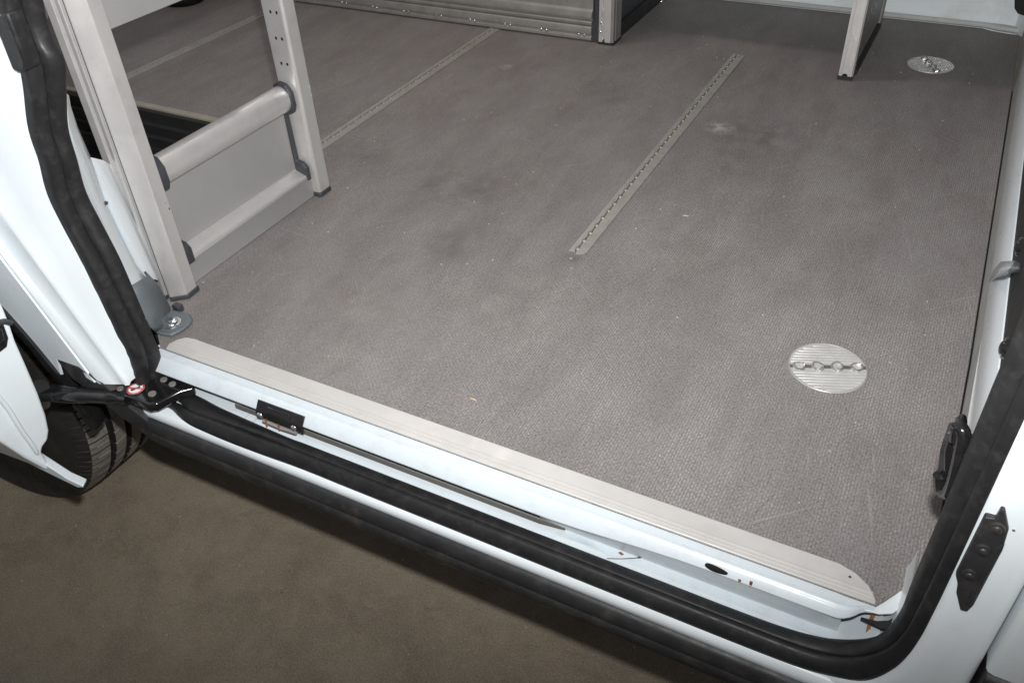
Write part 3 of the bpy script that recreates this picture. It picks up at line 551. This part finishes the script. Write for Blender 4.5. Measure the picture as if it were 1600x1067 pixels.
# guide arm
top = [(-0.1351, -0.1123, -0.028), (-0.1243, -0.1001, -0.028), (-0.0904, -0.0888, -0.028), (-0.0592, -0.0744, -0.028), (-0.0411, -0.0617, -0.028), (-0.0242, -0.0524, -0.028), (-0.005, -0.0429, -0.028), (0.0051, -0.0316, -0.028), (0.0137, -0.0188, -0.028), (0.0391, -0.013, -0.028), (0.0652, -0.0169, -0.028), (0.07, -0.0219, -0.028), (0.0579, -0.0345, -0.028), (0.046, -0.0679, -0.028), (0.0374, -0.0732, -0.028), (0.0084, -0.0715, -0.028), (-0.0244, -0.0768, -0.028), (-0.0485, -0.0838, -0.028), (-0.0816, -0.1005, -0.028), (-0.1054, -0.1186, -0.028), (-0.1164, -0.1251, -0.028)]
arm = part('guide_arm', prism(top, (0.0, 0.0, -0.0145)), 'gloss_black', sd, bevel=0.0035, seg=3)
part('arm_web', prism([(-0.0214, -0.0699, -0.042), (0.0327, -0.0698, -0.042), (0.0518, -0.0303, -0.042), (0.0095, -0.0238, -0.042), (-0.0267, -0.0479, -0.042)], (0, 0, -0.006)), 'gloss_black', arm, bevel=0.002)
for c, r in (((-0.0214, -0.0662, -0.028), 0.0046), ((0.027, -0.0552, -0.028), 0.0055), ((0.0197, -0.0271, -0.028), 0.005), ((0.0376, -0.0289, -0.028), 0.005)):
    part('rivet', join(cyl((c[0], c[1], -0.0285), (c[0], c[1], -0.0265), r, r * 0.95, 18)), 'alu_dull', arm, smooth=True, angle=30)
part('arm_tube', tube(catmull([(-0.1317, -0.1091, -0.04), (-0.0909, -0.0959, -0.04), (-0.0453, -0.0801, -0.038), (-0.0043, -0.0719, -0.036)], 5), [0.0125] * 8 + [0.0115] * 5 + [0.008] * 3, 14), 'gloss_black', arm, smooth=True)
part('arm_hinge', cyl((-0.1205, -0.1148, -0.024), (-0.1528, -0.106, -0.07), 0.012, 0.012, 20), 'gloss_black', arm, smooth=True, angle=30)
part('rusty_roller', join(cyl((0.0403, -0.0093, -0.034), (0.0526, -0.011, -0.034), 0.006, 0.006, 14), cyl((0.0338, -0.0125, -0.028), (0.0407, -0.0144, -0.024), 0.003, 0.003, 10)), 'rust', arm, smooth=True, angle=30)
# no-step sticker on the arm: white disc, red ring and bar, black shoe
scn = Vector((-0.0017, -0.0572, -0.0274)); ax = (Vector((0.0029, -0.0479, -0.0274)) - scn).normalized(); ay = Vector((-ax.y, ax.x, 0))
def sp(a, b, h): q = scn + ax * a + ay * b; return (q.x, q.y, -0.0274 + h)
SR = 0.0118; V = []; F = []; MI = []
def add_poly(pts, mi):
    k = len(V); V.extend(pts); F.append(list(range(k, k + len(pts)))); MI.append(mi)
add_poly([sp(SR * math.cos(t), SR * math.sin(t), 0.0) for t in [2 * math.pi * i / 28 for i in range(28)]], 0)
for i in range(28):
    t0, t1 = 2 * math.pi * i / 28, 2 * math.pi * (i + 1) / 28
    add_poly([sp(r * math.cos(t), r * math.sin(t), 0.0003) for r, t in ((SR, t0), (SR, t1), (SR * 0.8, t1), (SR * 0.8, t0))], 1)
add_poly([sp(-0.0062, 0.0025, 0.0004), sp(-0.0045, 0.0028, 0.0004), sp(-0.003, 0.0008, 0.0004), sp(0.0035, 0.001, 0.0004), sp(0.0062, 0.002, 0.0004), sp(0.0062, -0.0022, 0.0004), sp(0.002, -0.0012, 0.0004), sp(-0.003, -0.0022, 0.0004), sp(-0.0062, -0.0022, 0.0004)], 2)
b0 = 0.0009
add_poly([sp(-0.0066 - b0, 0.0066 - b0, 0.0006), sp(-0.0066 + b0, 0.0066 + b0, 0.0006), sp(0.0066 + b0, -0.0066 + b0, 0.0006), sp(0.0066 - b0, -0.0066 - b0, 0.0006)], 1)
stk = mesh_obj('warning_sticker', V, F, ['white_print', 'red_print', 'black_print'], arm)
for p, mi in zip(stk.data.polygons, MI): p.material_index = mi
stk['label'] = 'round red and white no-step sticker with black shoe'

# ------------------------------------------------------------------ load floor
cf_ = empty('cargo_floor', (0.4, 0.85, 0.0), 'worn grey-brown mesh-textured plywood load floor with inlaid metal rails', 'floor')
fp_ = [(-0.004, 0.0005), (0.935, 0.0005), (0.955, 0.03), (0.9745, 0.07), (0.9772, 0.12), (0.9795, 0.25), (0.9818, 0.42), (0.9818, 0.9), (0.981, 1.7), (0.92, 1.712), (0.9, 1.724), (-1.5, 1.735), (-1.5, 0.612), (-0.42, 0.612), (-0.42, 0.1), (-0.06, 0.045)]
part('floor_board', prism([(x, y, -0.012) for x, y in fp_], (0, 0, 0.012)), 'floor', cf_, bevel=0.0012)
# edging strip along the doorway
sp_ = [(0.008, 0.0), (0.9345, 0.0), (0.9335, 0.006), (0.926, 0.018), (0.912, 0.028), (0.895, 0.033), (0.05, 0.033), (0.03, 0.0335), (0.016, 0.031), (0.008, 0.022), (0.004, 0.01)]
es = part('edging_strip', prism([(x, y + 0.0004, 0.0004) for x, y in sp_], (0, 0, 0.0028)), 'strip', cf_, bevel=0.0009)
part('strip_ridge', sweep_x([(0.0098, 0.0025), (0.0098, 0.0038), (0.0112, 0.0042), (0.0126, 0.0038), (0.0126, 0.0025)], [0.012, 0.5, 0.93]), 'strip', es, smooth=True)
part('strip_ridge', sweep_x([(0.0052, 0.0025), (0.0052, 0.0037), (0.006, 0.004), (0.0068, 0.0037), (0.0068, 0.0025)], [0.012, 0.5, 0.932]), 'strip', es, smooth=True)
part('screw', dome((0.9072, 0.0211, 0.003), (0, 0, 1), 0.0016, 0.0008, 10), 'dark_grey', es)
part('edge_trim', prism([(-1.5, 0.604, -0.0135), (-0.412, 0.604, -0.0135), (-0.412, 0.619, -0.0135), (-1.5, 0.619, -0.0135)], (0, 0, 0.0165)), 'trim_edge', cf_, bevel=0.001)
well = part('well_side', box(-1.5, -0.42, 0.592, 0.6035, -0.14, -0.002), 'dark', cf_)
for z in (-0.03, -0.06, -0.09):
    part('well_rib', box(-1.5, -0.42, 0.588, 0.5925, z - 0.003, z + 0.003), 'dark_grey', well)
PITCH = 0.0254
def floor_rail(x0, x1, ya, yb, label):
    r = part('lashing_rail', box(x0 + 0.001, x1 - 0.001, ya + 0.004, yb - 0.002, 0.0004, 0.0011), 'groove', cf_)
    r['label'] = label
    xc = x0 + (x1 - x0) * 0.36
    n = int((yb - ya - 0.014) / PITCH); left = []; right = []; sv = ([], [])
    for i in range(n + 1):
        yc = ya + 0.012 + PITCH * i
        for k in range(8):
            t = k / 8; y = yc - PITCH / 2 + PITCH * t
            if y < ya + 0.001 or y > yb - 0.001: continue
            b = max(0.0, 1 - ((t - 0.5) / 0.26) ** 2) ** 0.5
            left.append((xc - 0.0011 - 0.0024 * b, y)); right.append((xc + 0.0011 + 0.0016 * b, y))
        sv = join(sv, dome((xc - 0.0002, yc, 0.0009), (0, 0, 1), 0.0034, 0.0017, 8, 3))
    lp = [(x0, ya + 0.001)] + left + [(x0 + 0.002, yb - 0.0005), (x0, yb - 0.002)]
    rp = right + [(x1 - 0.001, yb), (x1, yb - 0.002), (x1, ya + 0.008), (x1 - 0.002, ya + 0.004), (x1 - 0.009, ya - 0.002), (xc + 0.004, ya - 0.003)]
    part('rail_flange', prism([(x, y, 0.0005) for x, y in lp], (0, 0, 0.0024)), 'rail', r)
    part('rail_plate', prism([(x, y, 0.0005) for x, y in rp], (0, 0, 0.0018)), 'rail', r)
    part('rail_studs', sv, 'stud', r, smooth=True)
    return r
r1 = floor_rail(0.4105, 0.4375, 0.449, 1.352, 'lashing rail inlaid in the open middle of the floor, ending in a screw')
part('screw', dome((0.4209, 0.4343, 0.0005), (0, 0, 1), 0.0042, 0.0014, 14), 'alu_dull', r1, smooth=True)
part('screw', dome((0.425, 1.345, 0.003), (0, 0, 1), 0.005, 0.002, 14), 'alu_dull', r1, smooth=True)
floor_rail(-0.198, -0.171, 0.3, 1.52, 'lashing rail running from the rack post to under the wide shelf unit')
floor_rail(-0.852, -0.825, 0.64, 1.6, 'lashing rail behind the near rack post, farthest from the doorway front')
# round plates
def lash_plate(cx, cy, r, ang, label, seed):
    rnd = random.Random(seed)
    c0 = part('lashing_plate', prism([(cx + r * math.cos(t), cy + r * math.sin(t), 0.0004) for t in [2 * math.pi * k / 48 for k in range(48)]], (0, 0, 0.0016)), 'silver', cf_, bevel=0.0005)
    c0['label'] = label
    ca, sa = math.cos(ang), math.sin(ang)
    def P(a, b, z): return (cx + a * ca - b * sa, cy + a * sa + b * ca, z)
    for k in range(-8, 9):
        b = k * r / 9.0
        if abs(b) < 0.009: continue
        hl = math.sqrt(max(0, (r - 0.0022) ** 2 - (abs(b) + 0.002) ** 2))
        if hl < 0.006: continue
        part('rib', prism([P(-hl, b - 0.0021, 0.0018), P(hl, b - 0.0021, 0.0018), P(hl, b + 0.0021, 0.0018), P(-hl, b + 0.0021, 0.0018)], (0, 0, 0.0008)), 'silver', c0, bevel=0.0003)
    rim_ = []
    for q in range(49):
        t = 2 * math.pi * q / 48
        rim_.append([(cx + rr * math.cos(t), cy + rr * math.sin(t), z) for rr, z in ((r - 0.0018, 0.0018), (r - 0.0014, 0.0025), (r - 0.0006, 0.0024), (r + 0.0004, 0.0006))])
    part('rim', loft(rim_), 'rail', c0, smooth=True)
    part('slot', prism([P(-r * 0.97, -0.0032, 0.0019), P(r * 0.97, -0.0032, 0.0019), P(r * 0.97, 0.0032, 0.0019), P(-r * 0.97, 0.0032, 0.0019)], (0, 0, 0.0004)), 'groove', c0)
    for k in range(4):
        a = (k - 1.5) * PITCH * 0.93
        ring = []
        for q in range(9):
            t = 2 * math.pi * (q + 0.3 * math.sin(q * 2.1 + k)) / 9; cr, sr = math.cos(t), math.sin(t)
            ring.append([P(a + rr * cr, rr * sr, z + (0.0016 * math.cos(t * 2 + k * 1.7) if z > 0.004 else 0)) for rr, z in ((0.0092, 0.0018), (0.0086, 0.0042), (0.007, 0.0048), (0.0058, 0.0042), (0.0055, 0.002))])
        ring.append(ring[0])
        part('slot_collar', loft(ring), 'collar', c0)
        part('slot_bore', prism([P(a + 0.0056 * math.cos(2 * math.pi * q / 14), 0.0056 * math.sin(2 * math.pi * q / 14), 0.0022) for q in range(14)], (0, 0, 0.0006)), 'silver', c0)
    return c0
lash_plate(0.8235, 0.3335, 0.0485, math.radians(22), 'round ribbed metal lashing plate near the doorway corner', 1)
lash_plate(0.818, 1.4395, 0.048, math.radians(-64), 'round ribbed metal lashing plate in the shade beside the upright', 2)

# crumbs, twig, splinter
cvx, cfx = [], []
for i in range(150):
    x, y = random.uniform(-0.1, 0.95), random.uniform(0.05, 1.6); r = random.uniform(0.0005, 0.0014)
    cvx, cfx = join((cvx, cfx), dome((x, y, 0.0002), (0, 0, 1), r, r, 5, 2))
crumbs = mesh_obj('crumbs', cvx, cfx, 'splinter'); crumbs['kind'] = 'stuff'; crumbs['label'] = 'tiny pale crumbs scattered over the load floor'; crumbs['category'] = 'crumbs'
tw = part('twig', tube(catmull([(0.6719, -0.0278, -0.0445), (0.6872, -0.0217, -0.0435), (0.7011, -0.0141, -0.043), (0.7075, -0.0096, -0.043), (0.7149, -0.008, -0.0435)], 4), [0.0004] * 9 + [0.0009] * 8, 7), 'wood', None, smooth=True)
tw['label'] = 'thin dark twig lying on the pale step of the doorway'; tw['category'] = 'twig'
lf = part('leaf_scrap', prism([(0.68, -0.0148, -0.0452), (0.6822, -0.0128, -0.0452), (0.6866, -0.0145, -0.0452), (0.6844, -0.0165, -0.0452)], (0, 0, 0.0005)), 'rust', None)
lf['label'] = 'tiny brown leaf scrap on the step beside the twig'; lf['category'] = 'leaf scrap'
for i, (a, b) in enumerate((((0.536, 0.6219, 0.001), (0.5452, 0.6236, 0.001)), ((0.4376, 0.0912, 0.001), (0.4472, 0.0905, 0.001)))):
    o = part('splinter', tube([a, Vector(a).lerp(Vector(b), 0.5) + Vector((0, 0, 0.0004)), b], [0.0006, 0.0012, 0.0004], 6), 'splinter', None)
    o['label'] = ('pale wood splinter on the floor right of the middle lashing rail', 'pale wood splinter on the floor near the edging strip')[i]; o['category'] = 'splinter'

# ------------------------------------------------------------------ near rack by the rear pillar
rk = empty('side_rack', (-0.08, 0.28, 0.0), 'silver aluminium rack with roll-top board standing beside the rear pillar', 'rack')
def post(name, prof, h, foot):
    o = part(name, prism([(x, y, 0.008) for x, y in prof], (0, 0, h)), 'alu_light', rk, bevel=0.0015)
    cxm = sum(p[0] for p in prof) / len(prof); cym = sum(p[1] for p in prof) / len(prof)
    part('foot', prism([(cxm + (x - cxm) * 1.06, cym + (y - cym) * 1.08, 0.0008) for x, y in prof], (0, 0, 0.0075)), 'dark_grey', o, bevel=0.001)
    return o
pA = post('post', [(-0.0515, 0.105), (-0.0535, 0.1265), (-0.108, 0.1265), (-0.108, 0.0885), (-0.0935, 0.0885), (-0.0935, 0.0935), (-0.0865, 0.0935), (-0.0865, 0.0885), (-0.0795, 0.0885), (-0.0795, 0.094), (-0.0715, 0.094), (-0.0715, 0.0885), (-0.0695, 0.0885)], 1.2, 0)
part('slot_lining', box(-0.0792, -0.0718, 0.0932, 0.0942, 0.01, 1.2), 'dark_grey', pA)
pB = post('post', [(-0.0585, 0.4365), (-0.0585, 0.462), (-0.1, 0.462), (-0.1, 0.4335), (-0.0625, 0.4335)], 1.2, 0)
for k in range(24):
    for xo in (-0.072, -0.084):
        part('shelf_hole', prism([(xo + 0.0022 * math.cos(t), 0.4334, 0.235 + 0.04 * k + 0.0028 * math.sin(t)) for t in [2 * math.pi * q / 10 for q in range(10)]], (0, 0.0008, 0)), 'dark', pB)
for z in (0.19, 0.176):
    part('rivet', dome((-0.0588, 0.461, z), (0.7, 0.7, 0), 0.003, 0.002, 10), 'chrome', pB)
def dents(ps):
    for (x, y, z, s) in ps: part('dent', box(x, x + 0.0006, y, y + s, z, z + s * 1.4), 'dark_grey', pA)
dents([(-0.0535, 0.119, 0.152, 0.0016), (-0.0536, 0.1225, 0.141, 0.002), (-0.0534, 0.115, 0.134, 0.0016)])
part('kick_plate', sweep_y([(-0.076, 0.0012), (-0.0725, 0.0012), (-0.0725, 0.036), (-0.0715, 0.0385), (-0.0725, 0.0405), (-0.076, 0.042)], [0.1268, 0.28, 0.4332]), 'alu_panel', rk, bevel=0.0006)
fb = [(-0.0762, 0.0425), (-0.0735, 0.0412), (-0.0752, 0.0438), (-0.0935, 0.0505), (-0.0945, 0.053), (-0.0945, 0.156), (-0.0935, 0.1585)]
for k in range(13):
    t = math.radians(-75 + 200 * k / 12); fb.append((-0.0915 + 0.019 * math.cos(t), 0.178 + 0.022 * math.sin(t)))
fb += [(-0.1, 0.19), (-0.0975, 0.16), (-0.0975, 0.045)]
rb = part('roll_top_board', sweep_y(fb, [0.1525, 0.28, 0.424]), 'alu_light', rk, smooth=True, angle=35)
part('flat_panel', box(-0.0946, -0.0938, 0.1527, 0.4238, 0.0535, 0.157), 'alu_panel', rb)
for ya, yb in ((0.1355, 0.1522), (0.4242, 0.4332)):
    sidep = [(-0.1, 0.036), (-0.0705, 0.034), (-0.0705, 0.058), (-0.078, 0.066), (-0.0895, 0.068), (-0.0905, 0.15), (-0.074, 0.156), (-0.0695, 0.168), (-0.0705, 0.19), (-0.079, 0.203), (-0.094, 0.206), (-0.104, 0.2)]
    part('end_bracket', prism([(x, ya, z) for x, z in sidep], (0, yb - ya, 0)), 'dark_grey', rk, bevel=0.0015)
sh = part('shelf_front', sweep_y([(-0.0865, 0.378), (-0.0835, 0.3785), (-0.0835, 0.56), (-0.09, 0.56), (-0.09, 0.392), (-0.45, 0.392), (-0.45, 0.388), (-0.0865, 0.388)], [0.1268, 0.28, 0.4332]), 'alu_panel', rk, bevel=0.001)

# ------------------------------------------------------------------ wide shelf unit on the far side
wu = empty('wide_shelf_unit', (-0.5, 1.45, 0.0), 'wide low aluminium shelf unit with screwed kick rail along the far side', 'shelf unit')
Y = 1.31; XL, XR = -1.35, 0.077
part('kick_rail', sweep_x([(Y, 0.004), (Y, 0.011), (Y + 0.003, 0.0125), (Y + 0.003, 0.017), (Y, 0.0185), (Y, 0.034), (Y + 0.004, 0.0365), (Y + 0.012, 0.038), (Y + 0.012, 0.004)], [XL, -0.6, XR]), 'alu_dull', wu, bevel=0.0008)
part('front_board', sweep_x([(Y + 0.011, 0.0385), (Y + 0.002, 0.0395), (Y + 0.001, 0.045), (Y + 0.004, 0.048), (Y + 0.008, 0.05), (Y + 0.008, 0.0525), (Y + 0.001, 0.055), (Y + 0.0005, 0.058), (Y + 0.004, 0.069), (Y + 0.01, 0.0735), (Y + 0.01, 0.3), (Y + 0.014, 0.3), (Y + 0.014, 0.0385)], [XL, -0.6, XR]), 'alu_dull', wu, smooth=True, angle=30)
for k in range(9):
    for d in (0.0, 0.0145):
        x = 0.059 - d - 0.1 * k
        part('screw', dome((x, Y - 0.0002, 0.016), (0, -1, 0), 0.003, 0.002, 10), 'chrome', wu, smooth=True)
part('end_strip', prism([(0.0775, Y + 0.002, 0.002), (0.098, Y + 0.002, 0.002), (0.098, Y + 0.002, 0.3), (0.084, Y + 0.002, 0.3), (0.084, Y + 0.002, 0.055), (0.079, Y + 0.002, 0.046)], (0, 0.01, 0)), 'dark_grey', wu)
pz = join(box(0.0985, 0.1075, Y - 0.004, Y + 0.02, 0.006, 1.1), box(0.1075, 0.1135, Y - 0.0005, Y + 0.02, 0.012, 1.1), box(0.1135, 0.128, Y - 0.004, Y + 0.02, 0.006, 1.1))
pc = part('corner_post', pz, 'alu', wu)
part('post_side', join(box(0.1282, 0.1345, Y - 0.002, Y + 0.008, 0.006, 1.1), box(0.1282, 0.132, Y + 0.008, Y + 0.014, 0.006, 1.1), box(0.1282, 0.1345, Y + 0.014, Y + 0.046, 0.006, 1.1)), 'alu_dull', pc)
part('foot', box(0.097, 0.136, Y - 0.005, Y + 0.047, 0.0008, 0.006), 'dark', pc)
wv = []
for i in range(0, 60):
    z = 0.012 + i * 0.004; b = max(0.0, math.sin(2 * math.pi * z / 0.034)) * 0.0024
    wv.append([(0.1076 + b, Y - 0.0042, z), (0.106 + b, Y - 0.0052, z), (0.1045, Y - 0.0042, z)])
part('scalloped_lip', loft(wv), 'alu_light', pc, smooth=True)
for z in (0.03, 0.051):
    part('screw', dome((0.1035, Y - 0.005, z), (0, -1, 0), 0.003, 0.002, 10), 'chrome', pc, smooth=True)
part('side_panel', box(0.112, 0.12, Y + 0.047, 1.72, 0.03, 1.1), 'dark_grey', wu)
part('side_foot_rail', box(0.108, 0.131, Y + 0.048, 1.7, 0.0008, 0.034), 'dark', wu, bevel=0.002)
part('side_screw', dome((0.1315, 1.6565, 0.0011), (1, 0, 0), 0.005, 0.003, 10), 'chrome', wu, smooth=True)
part('shelf_board', box(-1.35, 0.1, 1.33, 1.72, 0.285, 0.295), 'alu_dull', wu)
part('upper_shelf', box(0.121, 0.652, 1.33, 1.72, 0.3, 0.315), 'alu_dull', wu)

# ------------------------------------------------------------------ upright partition on the far side
up = empty('rack_upright', (0.67, 1.46, 0.0), 'narrow pale aluminium upright with scalloped slot and dark side panel', 'rack upright')
YU = 1.293
pf = part('front_post', join(box(0.6525, 0.6595, YU - 0.003, YU + 0.03, 0.009, 1.1), box(0.6595, 0.6705, YU + 0.0025, YU + 0.03, 0.012, 1.1), box(0.6705, 0.6785, YU - 0.003, YU + 0.03, 0.009, 1.1)), 'alu_light', up)
for xb, sg in ((0.6594, 1), (0.6706, -1)):
    wv = []
    for i in range(0, 110):
        z = 0.012 + i * 0.002; ph = (z % 0.085) / 0.085
        b = 0.0036 * max(0.0, math.sin(2 * math.pi * ph / 0.36)) if ph < 0.36 else 0.0
        wv.append([(xb - sg * 0.004, YU - 0.0032, z), (xb + sg * b, YU - 0.0036, z), (xb + sg * b, YU + 0.003, z)])
    part('scalloped_lip', loft(wv), 'alu_light', pf, smooth=True)
part('foot', box(0.651, 0.681, YU - 0.004, YU + 0.032, 0.0008, 0.009), 'dark', pf)
part('post_flank', join(box(0.6787, 0.6815, YU - 0.0015, YU + 0.008, 0.009, 1.1), box(0.6787, 0.6805, YU + 0.01, YU + 0.03, 0.009, 1.1)), 'alu_dull', pf)
sp2 = part('side_panel', box(0.664, 0.677, YU + 0.031, 1.64, 0.02, 1.1), 'alu_dull', up)
for i in range(4):
    for dz in (0.0, 0.02):
        part('panel_slot', box(0.6771, 0.6776, YU + 0.075 + 0.045 * i, YU + 0.078 + 0.045 * i, 0.085 + dz + 0.012 * i * 0, 0.094 + dz), 'chrome', sp2)
part('rear_post', box(0.656, 0.682, 1.641, 1.668, 0.004, 1.1), 'alu_dull', up, bevel=0.002)
part('upper_shelf', box(0.6845, 0.98, 1.27, 1.72, 0.28, 0.295), 'alu_dull', up)
part('foot_rail', box(0.668, 0.684, YU + 0.033, 1.64, 0.0008, 0.012), 'dark', up)

# black rubber cup on the far floor
rc = part('rubber_cup', loft([[(-1.135 + r * math.cos(t), 1.205 + r * math.sin(t), z) for t in [2 * math.pi * q / 36 for q in range(36)]] for r, z in ((0.052, 0.0008), (0.055, 0.006), (0.053, 0.018), (0.046, 0.021), (0.04, 0.02), (0.037, 0.01), (0.01, 0.009))], True), 'rubber', None, smooth=True)
rc['label'] = 'flat round black rubber cup lying on the far floor behind the rack'; rc['category'] = 'cup'
